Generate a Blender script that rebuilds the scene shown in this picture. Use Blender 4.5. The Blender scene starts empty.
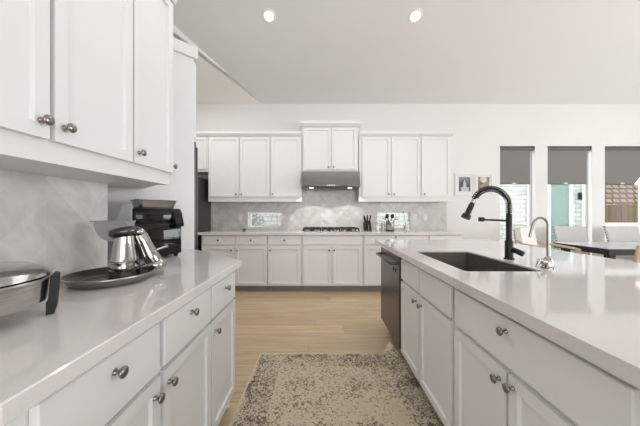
import bpy, bmesh, math, random
from mathutils import Vector, Matrix
PI = math.pi
random.seed(7)
S = bpy.context.scene
COL = S.collection

# ------------------------------------------------------------------ camera
cam = bpy.data.objects.new('camera', bpy.data.cameras.new('camera'))
COL.objects.link(cam)
cam.location = (0, 0, 1.21)
cam.rotation_euler = (PI / 2, 0, 0)
cam.data.sensor_width = 36
cam.data.lens = 260 / 640 * 36
cam.data.clip_start = 0.02
S.camera = cam

# ------------------------------------------------------------------ world, lights, exposure
W = bpy.data.worlds.new('world'); S.world = W
W.use_nodes = True
W.node_tree.nodes['Background'].inputs[0].default_value = (0.90, 0.95, 1.0, 1)
W.node_tree.nodes['Background'].inputs[1].default_value = 2.0
S.view_settings.view_transform = 'Standard'
S.view_settings.look = 'None'
S.view_settings.exposure = -0.07
S.view_settings.gamma = 1.0
S.view_settings.use_curve_mapping = False


def area(name, loc, rot, sx, sy, power, col=(1, 1, 1), shape='RECTANGLE', spread=PI):
    l = bpy.data.lights.new(name, 'AREA')
    l.shape = shape; l.size = sx; l.size_y = sy; l.energy = power; l.color = col; l.spread = spread
    o = bpy.data.objects.new(name, l); COL.objects.link(o)
    o.location = loc; o.rotation_euler = rot
    return o


# added fill lamps standing in for daylight at unseen rear and side openings
area('rear_daylight_fill', (2.0, -4.4, 1.5), (PI / 2, 0, 0), 6.5, 2.5, 104, (0.96, 0.98, 1.0))
area('side_daylight_fill', (7.4, -0.3, 1.75), (PI / 2, 0, PI / 2), 4.2, 1.9, 188, (0.95, 0.98, 1.0))
area('jamb_fill', (2.3, 6.9, 3.9), Vector((2.2, -2.3, -2.6)).to_track_quat('-Z', 'Y').to_euler(), 2.5, 1.2, 200, (0.97, 0.99, 1.0))  # added lamp outside, above the view, to brighten the window jambs
area('room_fill', (1.6, 0.2, 3.9), (0, 0, 0), 4.5, 3.5, 14, (0.97, 0.98, 1.0))  # added overhead fill panel, no such fixture in the ceiling
area('corner_fill', (-1.9, 3.35, 3.15), (0, 0, 0), 0.6, 0.6, 13, (1.0, 0.96, 0.91))  # added fill to lift the dark ceiling corner over the tall cabinet
area('aisle_fill', (0.1, 2.9, 3.3), (0, 0, 0), 2.4, 1.2, 12, (0.98, 0.98, 1.0))  # unseen overhead fill panel above the aisle, no fixture

# ------------------------------------------------------------------ material helpers


def mat(name, col, rough=0.5, metal=0.0, **kw):
    m = bpy.data.materials.new(name); m.use_nodes = True
    b = m.node_tree.nodes['Principled BSDF']
    b.inputs['Base Color'].default_value = (*col, 1)
    b.inputs['Roughness'].default_value = rough
    b.inputs['Metallic'].default_value = metal
    for k, v in kw.items():
        b.inputs[k].default_value = v
    return m


class N:
    """small node-graph helper"""
    def __init__(s, m):
        s.t = m.node_tree; s.b = s.t.nodes['Principled BSDF']; s.L = s.t.links

    def new(s, kind, **kw):
        n = s.t.nodes.new(kind)
        for k, v in kw.items():
            setattr(n, k, v)
        return n

    def put(s, sock, v):
        if v is None:
            return
        if hasattr(v, 'links') or isinstance(v, bpy.types.NodeSocket):
            s.L.new(v, sock)
        else:
            sock.default_value = v

    def math(s, op, a, b=None, c=None):
        n = s.new('ShaderNodeMath', operation=op)
        s.put(n.inputs[0], a); s.put(n.inputs[1], b); s.put(n.inputs[2], c)
        return n.outputs[0]

    def coord(s, which='Object'):
        return s.new('ShaderNodeTexCoord').outputs[which]

    def sep(s, v):
        n = s.new('ShaderNodeSeparateXYZ'); s.L.new(v, n.inputs[0]); return n.outputs

    def comb(s, x, y, z):
        n = s.new('ShaderNodeCombineXYZ')
        s.put(n.inputs[0], x); s.put(n.inputs[1], y); s.put(n.inputs[2], z); return n.outputs[0]

    def mapping(s, v, scale=(1, 1, 1), loc=(0, 0, 0), rot=(0, 0, 0)):
        n = s.new('ShaderNodeMapping'); s.L.new(v, n.inputs[0])
        n.inputs['Scale'].default_value = scale; n.inputs['Location'].default_value = loc; n.inputs['Rotation'].default_value = rot
        return n.outputs[0]

    def noise(s, v, scale, detail=3, rough=0.5, dist=0.0):
        n = s.new('ShaderNodeTexNoise'); s.L.new(v, n.inputs['Vector'])
        n.inputs['Scale'].default_value = scale; n.inputs['Detail'].default_value = detail
        n.inputs['Roughness'].default_value = rough; n.inputs['Distortion'].default_value = dist
        return n.outputs[0]

    def ramp(s, f, stops):
        n = s.new('ShaderNodeValToRGB'); s.put(n.inputs[0], f)
        e = n.color_ramp.elements
        while len(e) < len(stops):
            e.new(0.5)
        for k, (p, c) in enumerate(stops):
            e[k].position = p; e[k].color = (*c, 1) if len(c) == 3 else c
        return n.outputs[0]

    def mix(s, f, a, b, blend='MIX'):
        n = s.new('ShaderNodeMix', data_type='RGBA', blend_type=blend)
        s.put(n.inputs[0], f)
        for sock, v in ((n.inputs[6], a), (n.inputs[7], b)):
            if isinstance(v, tuple):
                v = (*v, 1) if len(v) == 3 else v
            s.put(sock, v)
        return n.outputs[2]

    def bump(s, h, strength=0.2, dist=0.01):
        n = s.new('ShaderNodeBump'); s.L.new(h, n.inputs['Height'])
        n.inputs['Strength'].default_value = strength; n.inputs['Distance'].default_value = dist
        s.L.new(n.outputs[0], s.b.inputs['Normal'])

    def color(s, v):
        s.L.new(v, s.b.inputs['Base Color'])


# plain paints and metals (slight procedural variation on each)
def varied(name, col, rough, metal=0.0, amt=0.05, scale=6, **kw):
    m = mat(name, col, rough, metal, **kw); n = N(m)
    f = n.noise(n.coord(), scale, 2)
    lo = tuple(c * (1 - amt) for c in col); hi = tuple(min(1, c * (1 + amt)) for c in col)
    n.color(n.ramp(f, [(0.3, lo), (0.7, hi)]))
    return m


M = {}
M['cab'] = varied('cabinet_white_paint', (0.775, 0.772, 0.768), 0.38, amt=0.012, scale=2)
M['cab_frame'] = varied('cabinet_frame_paint', (0.77, 0.765, 0.75), 0.42, amt=0.012, scale=2)
M['wall'] = varied('wall_paint', (0.77, 0.76, 0.745), 0.7, amt=0.012, scale=1.2)
M['ceiling'] = varied('ceiling_paint', (0.76, 0.757, 0.75), 0.9, amt=0.01, scale=1)
M['ceiling_side'] = varied('side_ceiling_lit', (0.92, 0.89, 0.84), 0.9, amt=0.01, scale=1)  # brighter than the main ceiling: light on this slope put into the colour
M['trim'] = varied('trim_paint', (0.86, 0.86, 0.86), 0.4, amt=0.01)
M['nickel'] = varied('brushed_nickel', (0.29, 0.275, 0.26), 0.25, 1.0, scale=40)
M['steel'] = varied('polished_steel', (0.50, 0.485, 0.47), 0.13, 1.0, amt=0.06, scale=5)
M['chrome'] = varied('chrome', (0.43, 0.41, 0.385), 0.06, 1.0, amt=0.03)
M['black'] = varied('black_plastic', (0.006, 0.006, 0.0065), 0.33, amt=0.2, **{'Specular IOR Level': 0.3})
M['matte_black'] = varied('matte_black_metal', (0.010, 0.010, 0.0105), 0.40, 0.0, amt=0.1, **{'Specular IOR Level': 0.35})
M['gloss_black'] = varied('gloss_black', (0.005, 0.005, 0.006), 0.05, amt=0.1, **{'Specular IOR Level': 0.45})
M['toe'] = varied('toe_kick_shade', (0.26, 0.245, 0.23), 0.6, amt=0.03)  # shade under the cabinet fronts put into the toe-kick colour
M['iron'] = varied('cast_iron', (0.02, 0.02, 0.02), 0.6, amt=0.3, scale=30)
M['dark_steel'] = varied('dark_pan_metal', (0.10, 0.095, 0.09), 0.22, 0.8, amt=0.15, scale=8)
M['pan_rim'] = varied('pan_rim_metal', (0.38, 0.36, 0.34), 0.25, 1.0)
M['bronze'] = varied('dark_stainless', (0.115, 0.105, 0.10), 0.30, 0.75, amt=0.08, scale=3)
M['sink'] = varied('sink_composite', (0.085, 0.070, 0.060), 0.35, amt=0.15, scale=25)
M['fridge'] = varied('fridge_side', (0.060, 0.056, 0.054), 0.42, 0.3, amt=0.08)
M['grey_plastic'] = varied('grey_plastic', (0.33, 0.33, 0.33), 0.4, amt=0.05)
M['white_plastic'] = varied('white_plastic', (0.72, 0.71, 0.69), 0.35, amt=0.02)
M['cushion'] = varied('chair_fabric', (0.55, 0.53, 0.52), 0.9, amt=0.06, scale=60)
M['cream'] = varied('cream_fabric', (0.80, 0.78, 0.75), 0.9, amt=0.05, scale=30)
M['nail'] = varied('nail_head_metal', (0.12, 0.09, 0.07), 0.35, 0.9)
M['oak'] = varied('light_wood', (0.52, 0.40, 0.27), 0.5, amt=0.15, scale=9)
M['dark_wood'] = varied('dark_table_wood', (0.018, 0.013, 0.012), 0.45, amt=0.2, scale=9, **{'Specular IOR Level': 0.25})
M['table_top'] = varied('table_stone_top', (0.62, 0.63, 0.64), 0.06, amt=0.05, scale=5)
M['teal'] = varied('teal_door_paint', (0.165, 0.275, 0.228), 0.5, amt=0.05, scale=3)
M['concrete'] = varied('pale_concrete', (0.74, 0.72, 0.69), 0.9, amt=0.06, scale=3)
M['leaf'] = varied('leaf_green', (0.33, 0.345, 0.30), 0.6, amt=0.3, scale=9)
M['stoneware'] = varied('stoneware', (0.74, 0.72, 0.69), 0.3, amt=0.05, scale=12)


def quartz():
    m = mat('white_quartz', (0.7, 0.69, 0.68), 0.07); n = N(m)
    c = n.coord()
    f = n.noise(c, 3.0, 3); g = n.noise(c, 180, 2)
    a = n.ramp(f, [(0.35, (0.66, 0.632, 0.615)), (0.65, (0.70, 0.672, 0.655))])
    n.color(n.mix(n.ramp(g, [(0.55, (0, 0, 0)), (0.75, (0.25, 0.25, 0.25))]), a, (0.48, 0.465, 0.45)))
    return m


M['quartz'] = quartz()


def marble_tile(name, axis, gloss, k=1.0, gk=0.55):
    """large marble tiles laid in chevrons; axis = horizontal object axis"""
    m = mat(name, (0.7, 0.68, 0.66), gloss); n = N(m)
    c = n.coord(); x, y, z = n.sep(c)
    u = x if axis == 'x' else y
    w, h = 0.26, 0.088
    uu = n.math('ADD', u, 20.0)
    tri = n.math('PINGPONG', uu, w)
    v = n.math('SUBTRACT', z, tri)
    v = n.math('ADD', v, 10.0)
    row = n.math('FLOOR', n.math('DIVIDE', v, h))
    colm = n.math('FLOOR', n.math('DIVIDE', uu, w))
    fr = n.math('FRACT', n.math('DIVIDE', v, h))
    fu = n.math('FRACT', n.math('DIVIDE', uu, w))
    wn = n.new('ShaderNodeTexWhiteNoise', noise_dimensions='2D')
    n.L.new(n.comb(row, colm, 0), wn.inputs['Vector'])
    g1 = n.math('LESS_THAN', fr, 0.035); g2 = n.math('LESS_THAN', fu, 0.012)
    grout = n.math('MAXIMUM', g1, g2)
    vein = n.noise(n.mapping(c, (5, 5, 5), rot=(0.3, 0.5, 0.4)), 1.2, 6, 0.6, 1.2)
    base = n.ramp(vein, [(p, tuple(q * k for q in c3)) for p, c3 in ((0.30, (0.49, 0.47, 0.455)), (0.52, (0.60, 0.58, 0.565)), (0.72, (0.67, 0.65, 0.635)))])
    tint = n.ramp(wn.outputs[0], [(0, (0.86, 0.855, 0.85)), (1, (1.05, 1.05, 1.05))])
    base = n.mix(1.0, base, tint, 'MULTIPLY')
    n.color(n.mix(n.math('MULTIPLY', grout, gk), base, (0.72, 0.70, 0.68)))
    n.bump(n.math('SUBTRACT', 1.0, grout), 0.15, 0.002)
    return m


M['tile_back'] = marble_tile('chevron_marble_tile', 'x', 0.22, 1.07, 0.45)
M['tile_side'] = marble_tile('chevron_marble_tile_side', 'y', 0.12, 1.15, 0.25)


def oak_floor():
    m = mat('oak_plank_floor', (0.5, 0.38, 0.25), 0.38); n = N(m)
    c = n.coord(); x, y, z = n.sep(c)
    pw, pl = 0.19, 1.8
    yy = n.math('ADD', y, 20.0)
    row = n.math('FLOOR', n.math('DIVIDE', yy, pw))
    wn = n.new('ShaderNodeTexWhiteNoise', noise_dimensions='1D'); n.L.new(row, wn.inputs['W'])
    xx = n.math('ADD', n.math('ADD', x, 30.0), n.math('MULTIPLY', wn.outputs[0], pl))
    colm = n.math('FLOOR', n.math('DIVIDE', xx, pl))
    wn2 = n.new('ShaderNodeTexWhiteNoise', noise_dimensions='2D'); n.L.new(n.comb(row, colm, 0), wn2.inputs['Vector'])
    fy = n.math('FRACT', n.math('DIVIDE', yy, pw)); fx = n.math('FRACT', n.math('DIVIDE', xx, pl))
    gap = n.math('MAXIMUM', n.math('LESS_THAN', fy, 0.018), n.math('LESS_THAN', fx, 0.002))
    gv = n.comb(n.math('MULTIPLY', x, 1.2), n.math('MULTIPLY', yy, 14.0), n.math('MULTIPLY', wn2.outputs[0], 40.0))
    grain = n.noise(gv, 2.0, 5, 0.6, 0.8)
    knots = n.noise(n.comb(n.math('MULTIPLY', x, 2.0), n.math('MULTIPLY', yy, 5.0), row), 1.6, 2)
    base = n.ramp(grain, [(0.25, (0.44, 0.315, 0.19)), (0.5, (0.57, 0.43, 0.275)), (0.75, (0.66, 0.52, 0.36))])
    tint = n.ramp(wn2.outputs[0], [(0, (0.82, 0.81, 0.80)), (1, (1.08, 1.08, 1.07))])
    base = n.mix(1.0, base, tint, 'MULTIPLY')
    base = n.mix(n.ramp(knots, [(0.70, (0, 0, 0)), (0.82, (0.5, 0.5, 0.5))]), base, (0.30, 0.19, 0.10))
    n.color(n.mix(n.math('MULTIPLY', gap, 0.55), base, (0.24, 0.16, 0.09)))
    return m


M['floor'] = oak_floor()


def rug_mat():
    """distressed vintage rug; object space: x 0..w, y 0..l"""
    m = mat('distressed_rug', (0.6, 0.55, 0.45), 0.95); n = N(m)
    c = n.coord(); x, y, z = n.sep(c)
    w, l = 1.24, 2.7
    dx = n.math('MINIMUM', x, n.math('SUBTRACT', w, x)); dy = n.math('MINIMUM', y, n.math('SUBTRACT', l, y))
    d = n.math('MINIMUM', dx, dy)
    speck = n.noise(c, 62, 4, 0.72)
    fine = n.noise(n.mapping(c, (1, 1, 1)), 190, 2, 0.6)
    patch = n.noise(c, 4.2, 3, 0.55)
    # border band
    band = n.math('MULTIPLY', n.math('GREATER_THAN', d, 0.03), n.math('LESS_THAN', d, 0.20))
    vor = n.new('ShaderNodeTexVoronoi', feature='DISTANCE_TO_EDGE'); n.L.new(n.mapping(c, (11, 11, 11)), vor.inputs['Vector'])
    scroll = n.math('LESS_THAN', vor.outputs['Distance'], 0.12)
    # medallions repeated on a lattice
    mx = n.math('SUBTRACT', n.math('PINGPONG', n.math('ADD', x, 0.015), 0.20), 0.0)
    my = n.math('SUBTRACT', n.math('PINGPONG', n.math('ADD', n.math('SUBTRACT', l, y), 0.02), 0.21), 0.0)
    r = n.math('SQRT', n.math('ADD', n.math('MULTIPLY', mx, mx), n.math('MULTIPLY', my, my)))
    ang = n.math('ARCTAN2', my, mx)
    petal = n.math('ADD', 0.075, n.math('MULTIPLY', 0.025, n.math('SINE', n.math('MULTIPLY', ang, 8.0))))
    med = n.math('LESS_THAN', r, petal)
    k = n.math('ADD', n.math('MULTIPLY', band, 0.035), n.math('MULTIPLY', n.math('MULTIPLY', band, scroll), 0.06))
    k = n.math('ADD', k, n.math('MULTIPLY', med, 0.07))
    k = n.math('ADD', k, n.math('MULTIPLY', n.math('SUBTRACT', patch, 0.5), 0.42))
    v = n.math('ADD', n.math('ADD', speck, n.math('MULTIPLY', n.math('SUBTRACT', fine, 0.5), 0.45)), k)
    dark = n.ramp(v, [(0.515, (0, 0, 0)), (0.585, (0.62, 0.62, 0.62)), (0.65, (1, 1, 1))])
    light = n.ramp(patch, [(0.3, (0.53, 0.445, 0.325)), (0.7, (0.65, 0.56, 0.42))])
    light = n.mix(n.math('MULTIPLY', fine, 0.35), light, (0.48, 0.40, 0.30))
    col = n.mix(n.math('MULTIPLY', dark, 0.92), light, (0.085, 0.066, 0.054))
    edge = n.math('LESS_THAN', d, 0.014)
    n.color(n.mix(edge, col, (0.60, 0.49, 0.36)))
    n.bump(fine, 0.4, 0.004)
    return m


M['rug'] = rug_mat()


def weave(name, col):
    m = mat(name, col, 0.85); n = N(m)
    c = n.coord(); x, y, z = n.sep(c)
    f = n.noise(n.comb(n.math('MULTIPLY', x, 400.0), 0.0, n.math('MULTIPLY', z, 60.0)), 1.0, 2)
    n.color(n.ramp(f, [(0.3, tuple(k * 0.9 for k in col)), (0.7, tuple(k * 1.1 for k in col))]))
    return m


M['shade'] = weave('roller_shade_weave', (0.215, 0.205, 0.195))
M['shade_tube'] = varied('shade_tube', (0.13, 0.125, 0.12), 0.5)


def brushed(name, col, rough, axis_scale):
    m = mat(name, col, rough, 1.0); n = N(m)
    f = n.noise(n.mapping(n.coord(), axis_scale), 3.0, 3)
    n.color(n.ramp(f, [(0.3, tuple(k * 0.85 for k in col)), (0.7, tuple(min(1, k * 1.12) for k in col))]))
    return m


M['hood'] = brushed('brushed_stainless', (0.215, 0.205, 0.198), 0.22, (2, 60, 60))
M['skillet'] = brushed('skillet_steel', (0.50, 0.485, 0.465), 0.17, (4, 4, 50))


def bricks(name, c1, c2, mortar, bw, bh, ax='x', ms=0.02):
    m = mat(name, c1, 0.85); n = N(m)
    c = n.coord(); x, y, z = n.sep(c)
    b = n.new('ShaderNodeTexBrick')
    n.L.new(n.comb(x if ax == 'x' else y, z, 0), b.inputs['Vector'])
    b.inputs['Color1'].default_value = (*c1, 1); b.inputs['Color2'].default_value = (*c2, 1); b.inputs['Mortar'].default_value = (*mortar, 1)
    b.inputs['Scale'].default_value = 1.0; b.inputs['Mortar Size'].default_value = ms
    b.inputs['Brick Width'].default_value = bw; b.inputs['Row Height'].default_value = bh
    f = n.noise(c, 5, 3)
    n.color(n.mix(1.0, b.outputs[0], n.ramp(f, [(0.3, (0.88, 0.87, 0.86)), (0.7, (1.05, 1.05, 1.05))]), 'MULTIPLY'))
    return m


M['white_brick'] = bricks('white_brick', (0.66, 0.65, 0.63), (0.56, 0.55, 0.53), (0.42, 0.415, 0.40), 0.42, 0.15)
M['tan_tile'] = bricks('tan_roof_tile', (0.36, 0.205, 0.14), (0.42, 0.31, 0.23), (0.11, 0.06, 0.04), 0.44, 0.30, ms=0.055)


def fence_mat():
    m = mat('weathered_fence_wood', (0.3, 0.2, 0.12), 0.8); n = N(m)
    c = n.coord(); x, y, z = n.sep(c)
    bw = 0.27
    i = n.math('FLOOR', n.math('DIVIDE', x, bw)); fr = n.math('FRACT', n.math('DIVIDE', x, bw))
    wn = n.new('ShaderNodeTexWhiteNoise', noise_dimensions='1D'); n.L.new(i, wn.inputs['W'])
    base = n.ramp(wn.outputs[0], [(0, (0.07, 0.033, 0.010)), (0.5, (0.15, 0.075, 0.022)), (1, (0.24, 0.135, 0.045))])
    g = n.noise(n.comb(n.math('MULTIPLY', x, 30.0), 0, n.math('MULTIPLY', z, 1.5)), 1.0, 3)
    base = n.mix(0.6, base, n.ramp(g, [(0.3, (0.06, 0.03, 0.009)), (0.7, (0.25, 0.145, 0.05))]))
    n.color(n.mix(n.math('LESS_THAN', fr, 0.07), base, (0.06, 0.04, 0.02)))
    return m


M['fence'] = fence_mat()


def glass(name, tint=(1, 1, 1), refl=0.06):
    m = bpy.data.materials.new(name); m.use_nodes = True
    t = m.node_tree; t.nodes.remove(t.nodes['Principled BSDF'])
    out = t.nodes['Material Output']
    tr = t.nodes.new('ShaderNodeBsdfTransparent'); tr.inputs[0].default_value = (*tint, 1)
    gl = t.nodes.new('ShaderNodeBsdfGlossy'); gl.inputs['Roughness'].default_value = 0.02
    fr = t.nodes.new('ShaderNodeLayerWeight'); fr.inputs[0].default_value = 0.25
    mul = t.nodes.new('ShaderNodeMath'); mul.operation = 'MULTIPLY_ADD'
    mul.inputs[1].default_value = 0.08; mul.inputs[2].default_value = refl * 0.15
    t.links.new(fr.outputs['Fresnel'], mul.inputs[0])
    mx = t.nodes.new('ShaderNodeMixShader')
    t.links.new(mul.outputs[0], mx.inputs[0]); t.links.new(tr.outputs[0], mx.inputs[1]); t.links.new(gl.outputs[0], mx.inputs[2])
    t.links.new(mx.outputs[0], out.inputs[0])
    return m


M['glass'] = glass('window_glass', (0.97, 0.98, 0.975))
M['jar_glass'] = glass('jar_glass', (0.96, 0.965, 0.96), 0.3)


def emit(name, col, s):
    m = mat(name, col, 0.5)
    b = m.node_tree.nodes['Principled BSDF']
    b.inputs['Emission Color'].default_value = (*col, 1); b.inputs['Emission Strength'].default_value = s
    return m


M['lamp'] = emit('lamp_lens', (1.0, 0.97, 0.92), 7.0)
M['hood_lamp'] = emit('hood_lamp_lens', (1.0, 0.93, 0.83), 3.0)
M['shade_glass'] = emit('pendant_glass', (1.0, 0.97, 0.93), 0.9)


def photo_mat(name, kind):
    m = mat(name, (0.3, 0.3, 0.3), 0.4); n = N(m)
    c = n.coord(); x, y, z = n.sep(c)
    f = n.noise(c, 16, 4, 0.65)
    if kind == 0:   # pale pointed building against a dark sky
        base = n.ramp(n.math('ADD', n.math('MULTIPLY', z, 2.5), n.math('MULTIPLY', n.math('SUBTRACT', f, 0.5), 0.9)),
                      [(0.0, (0.06, 0.055, 0.05)), (0.3, (0.22, 0.23, 0.25)), (0.6, (0.10, 0.11, 0.14))])
        halfw = n.math('ADD', 0.010, n.math('ADD', n.math('MULTIPLY', n.math('LESS_THAN', z, 0.03), 0.016), n.math('MULTIPLY', n.math('LESS_THAN', z, -0.05), n.math('MULTIPLY', f, 0.09))))
        tower = n.math('MULTIPLY', n.math('LESS_THAN', n.math('ABSOLUTE', x), halfw), n.math('LESS_THAN', z, 0.075))
        n.color(n.mix(n.math('MULTIPLY', tower, 0.8), base, (0.62, 0.62, 0.64)))
    else:
        base = n.ramp(f, [(0.3, (0.05, 0.04, 0.035)), (0.5, (0.24, 0.18, 0.12)), (0.65, (0.42, 0.36, 0.30))])
        rr = n.math('SQRT', n.math('ADD', n.math('POWER', n.math('ABSOLUTE', n.math('ADD', x, 0.0)), 2.0), n.math('POWER', n.math('ABSOLUTE', n.math('SUBTRACT', z, 0.08)), 2.0)))
        n.color(n.mix(n.math('MULTIPLY', n.math('LESS_THAN', rr, 0.055), 0.75), base, (0.72, 0.70, 0.68)))
    return m


M['photo_a'] = photo_mat('photo_print', 0)
M['photo_b'] = photo_mat('photo_print_warm', 1)

# ------------------------------------------------------------------ mesh helpers


class MB:
    def __init__(s):
        s.bm = bmesh.new()

    def box(s, x0, x1, y0, y1, z0, z1, bev=0.0, seg=1):
        b = bmesh.new()
        bmesh.ops.create_cube(b, size=1)
        for v in b.verts:
            v.co = Vector(((x0 + x1) / 2 + v.co.x * (x1 - x0), (y0 + y1) / 2 + v.co.y * (y1 - y0), (z0 + z1) / 2 + v.co.z * (z1 - z0)))
        if bev:
            bmesh.ops.bevel(b, geom=list(b.edges), offset=bev, segments=seg, affect='EDGES', profile=0.5)
        s.merge(b); return s

    def merge(s, b, mtx=None):
        me = bpy.data.meshes.new('tmp'); b.to_mesh(me); b.free()
        if mtx:
            me.transform(mtx)
        s.bm.from_mesh(me); bpy.data.meshes.remove(me)

    def prism(s, poly, z0, z1, bev=0.0):
        b = bmesh.new()
        ar = sum(poly[i][0] * poly[(i + 1) % len(poly)][1] - poly[(i + 1) % len(poly)][0] * poly[i][1] for i in range(len(poly)))
        if ar < 0:
            poly = poly[::-1]
        lo = [b.verts.new((x, y, z0)) for x, y in poly]; hi = [b.verts.new((x, y, z1)) for x, y in poly]
        b.faces.new(lo[::-1]); b.faces.new(hi)
        for i in range(len(poly)):
            j = (i + 1) % len(poly); b.faces.new((lo[i], lo[j], hi[j], hi[i]))
        if bev:
            bmesh.ops.bevel(b, geom=list(b.edges), offset=bev, segments=1, affect='EDGES')
        s.merge(b); return s

    def extrude(s, poly, x0, x1, axis='x'):
        """poly is (y,z) pairs swept along x (axis x)"""
        n = len(poly)
        a = [s.bm.verts.new((x0, p[0], p[1])) for p in poly]; c = [s.bm.verts.new((x1, p[0], p[1])) for p in poly]
        fs = [s.bm.faces.new(a), s.bm.faces.new(c[::-1])]
        for i in range(n):
            j = (i + 1) % n; fs.append(s.bm.faces.new((a[i], c[i], c[j], a[j])))
        bmesh.ops.recalc_face_normals(s.bm, faces=fs); return s

    def lathe(s, prof, c=(0, 0, 0), seg=32, sx=1.0, sy=1.0, mtx=None):
        b = bmesh.new(); rings = []
        for r, z in prof:
            if r < 1e-6:
                rings.append([b.verts.new((0, 0, z))])
            else:
                rings.append([b.verts.new((r * sx * math.cos(2 * PI * k / seg), r * sy * math.sin(2 * PI * k / seg), z)) for k in range(seg)])
        for A, B in zip(rings, rings[1:]):
            for k in range(seg):
                j = (k + 1) % seg
                if len(A) == 1 and len(B) == 1:
                    continue
                if len(A) == 1:
                    b.faces.new((A[0], B[j], B[k]))
                elif len(B) == 1:
                    b.faces.new((A[k], A[j], B[0]))
                else:
                    b.faces.new((A[k], A[j], B[j], B[k]))
        bmesh.ops.recalc_face_normals(b, faces=list(b.faces))
        m = Matrix.Translation(Vector(c))
        s.merge(b, m @ mtx if mtx else m); return s

    def tube(s, pts, r, seg=10, cap=True):
        pts = [Vector(p) for p in pts]; n = len(pts)
        rs = r if isinstance(r, (list, tuple)) else [r] * n
        prev = None; rings = []
        for i, p in enumerate(pts):
            t = (pts[min(i + 1, n - 1)] - pts[max(i - 1, 0)]).normalized()
            if prev is None:
                a = Vector((0, 0, 1)) if abs(t.z) < 0.9 else Vector((1, 0, 0))
                u = t.cross(a).normalized()
            else:
                u = (prev - t * prev.dot(t)).normalized()
            prev = u; w = t.cross(u)
            rings.append([s.bm.verts.new(p + rs[i] * (math.cos(2 * PI * k / seg) * u + math.sin(2 * PI * k / seg) * w)) for k in range(seg)])
        fs = []
        for A, B in zip(rings, rings[1:]):
            for k in range(seg):
                j = (k + 1) % seg; fs.append(s.bm.faces.new((A[k], A[j], B[j], B[k])))
        if cap:
            fs.append(s.bm.faces.new(rings[0][::-1])); fs.append(s.bm.faces.new(rings[-1]))
        bmesh.ops.recalc_face_normals(s.bm, faces=fs)
        return s

    def bar(s, p0, p1, r, seg=10):
        return s.tube([p0, p1], r, seg)

    def sphere(s, c, r, sx=1, sy=1, sz=1):
        b = bmesh.new(); bmesh.ops.create_uvsphere(b, u_segments=20, v_segments=12, radius=r)
        s.merge(b, Matrix.Translation(Vector(c)) @ Matrix.Diagonal((sx, sy, sz, 1))); return s

    def shaker(s, x0, x1, z0, z1, y=0.0, t=0.02, fw=0.055, rec=0.011):
        """door slab, front at y, back at y+t, with a recessed centre panel"""
        b = bmesh.new(); bmesh.ops.create_cube(b, size=1)
        for v in b.verts:
            v.co = Vector(((x0 + x1) / 2 + v.co.x * (x1 - x0), y + t / 2 + v.co.y * t, (z0 + z1) / 2 + v.co.z * (z1 - z0)))
        f = min(b.faces, key=lambda q: q.calc_center_median().y)
        bmesh.ops.inset_individual(b, faces=[f], thickness=0.002, depth=0.0)
        for v in b.verts:   # soft outer edge
            pass
        bmesh.ops.inset_individual(b, faces=[f], thickness=fw, depth=0.0)
        bmesh.ops.inset_individual(b, faces=[f], thickness=0.005, depth=-rec)
        s.merge(b); return s

    def build(s, name, m, parent=None, loc=None, rotz=0, smooth=None, mats=None):
        me = bpy.data.meshes.new(name); s.bm.to_mesh(me); s.bm.free()
        if smooth:
            for p in me.polygons:
                p.use_smooth = True
            me.set_sharp_from_angle(angle=math.radians(smooth))
        for q in (mats or [m]):
            me.materials.append(q)
        o = bpy.data.objects.new(name, me); COL.objects.link(o)
        if parent:
            o.parent = parent
        if loc:
            o.location = loc
        o.rotation_euler = (0, 0, rotz)
        return o


def thing(name, label, cat, loc=(0, 0, 0), rotz=0, group=None):
    o = bpy.data.objects.new(name, None); COL.objects.link(o)
    o.empty_display_size = 0.1
    o.location = loc; o.rotation_euler = (0, 0, rotz); o['label'] = label; o['category'] = cat
    if group:
        o['group'] = group
    return o


def tag(o, label, cat, group=None):
    o['label'] = label; o['category'] = cat
    if group:
        o['group'] = group
    return o


def struct(o, label=None):
    o['kind'] = 'structure'
    if label:
        o['label'] = label
    return o


def arc(c, r, a0, a1, n, plane='xz'):
    out = []
    for k in range(n + 1):
        a = a0 + (a1 - a0) * k / n
        if plane == 'xz':
            out.append((c[0] + r * math.cos(a), c[1], c[2] + r * math.sin(a)))
        elif plane == 'yz':
            out.append((c[0], c[1] + r * math.cos(a), c[2] + r * math.sin(a)))
        else:
            out.append((c[0] + r * math.cos(a), c[1] + r * math.sin(a), c[2]))
    return out


def wall_grid(x0, x1, z0, z1, holes, ya, yb):
    """boxes filling a wall in the xz plane around rectangular holes (hx0,hx1,hz0,hz1)"""
    mb = MB()
    xs = sorted({x0, x1, *[h[0] for h in holes], *[h[1] for h in holes]})
    for a, b in zip(xs, xs[1:]):
        mid = (a + b) / 2
        hs = sorted([(h[2], h[3]) for h in holes if h[0] < mid < h[1]])
        z = z0
        for h0, h1 in hs:
            if h0 > z:
                mb.box(a, b, ya, yb, z, h0)
            z = h1
        if z < z1:
            mb.box(a, b, ya, yb, z, z1)
    bmesh.ops.remove_doubles(mb.bm, verts=list(mb.bm.verts), dist=1e-5)
    # drop the coincident inner faces between neighbouring boxes
    seen = {}
    for f in mb.bm.faces:
        seen.setdefault(tuple(sorted(v.index for v in f.verts)), []).append(f)
    kill = [f for fs in seen.values() if len(fs) > 1 for f in fs]
    if kill:
        bmesh.ops.delete(mb.bm, geom=kill, context='FACES')
    return mb


# ================================================================== SETTING
YB = 4.565           # face of the back wall
XL = -1.127          # face of the left wall
small_win = [(-1.263, -0.656, 0.956, 1.235), (1.0, 1.596, 0.945, 1.235)]
big_win = [(3.16, 3.775, 0.30, 2.386), (3.996, 4.775, 0.30, 2.386), (5.0, 5.78, 0.30, 2.386)]

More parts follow.
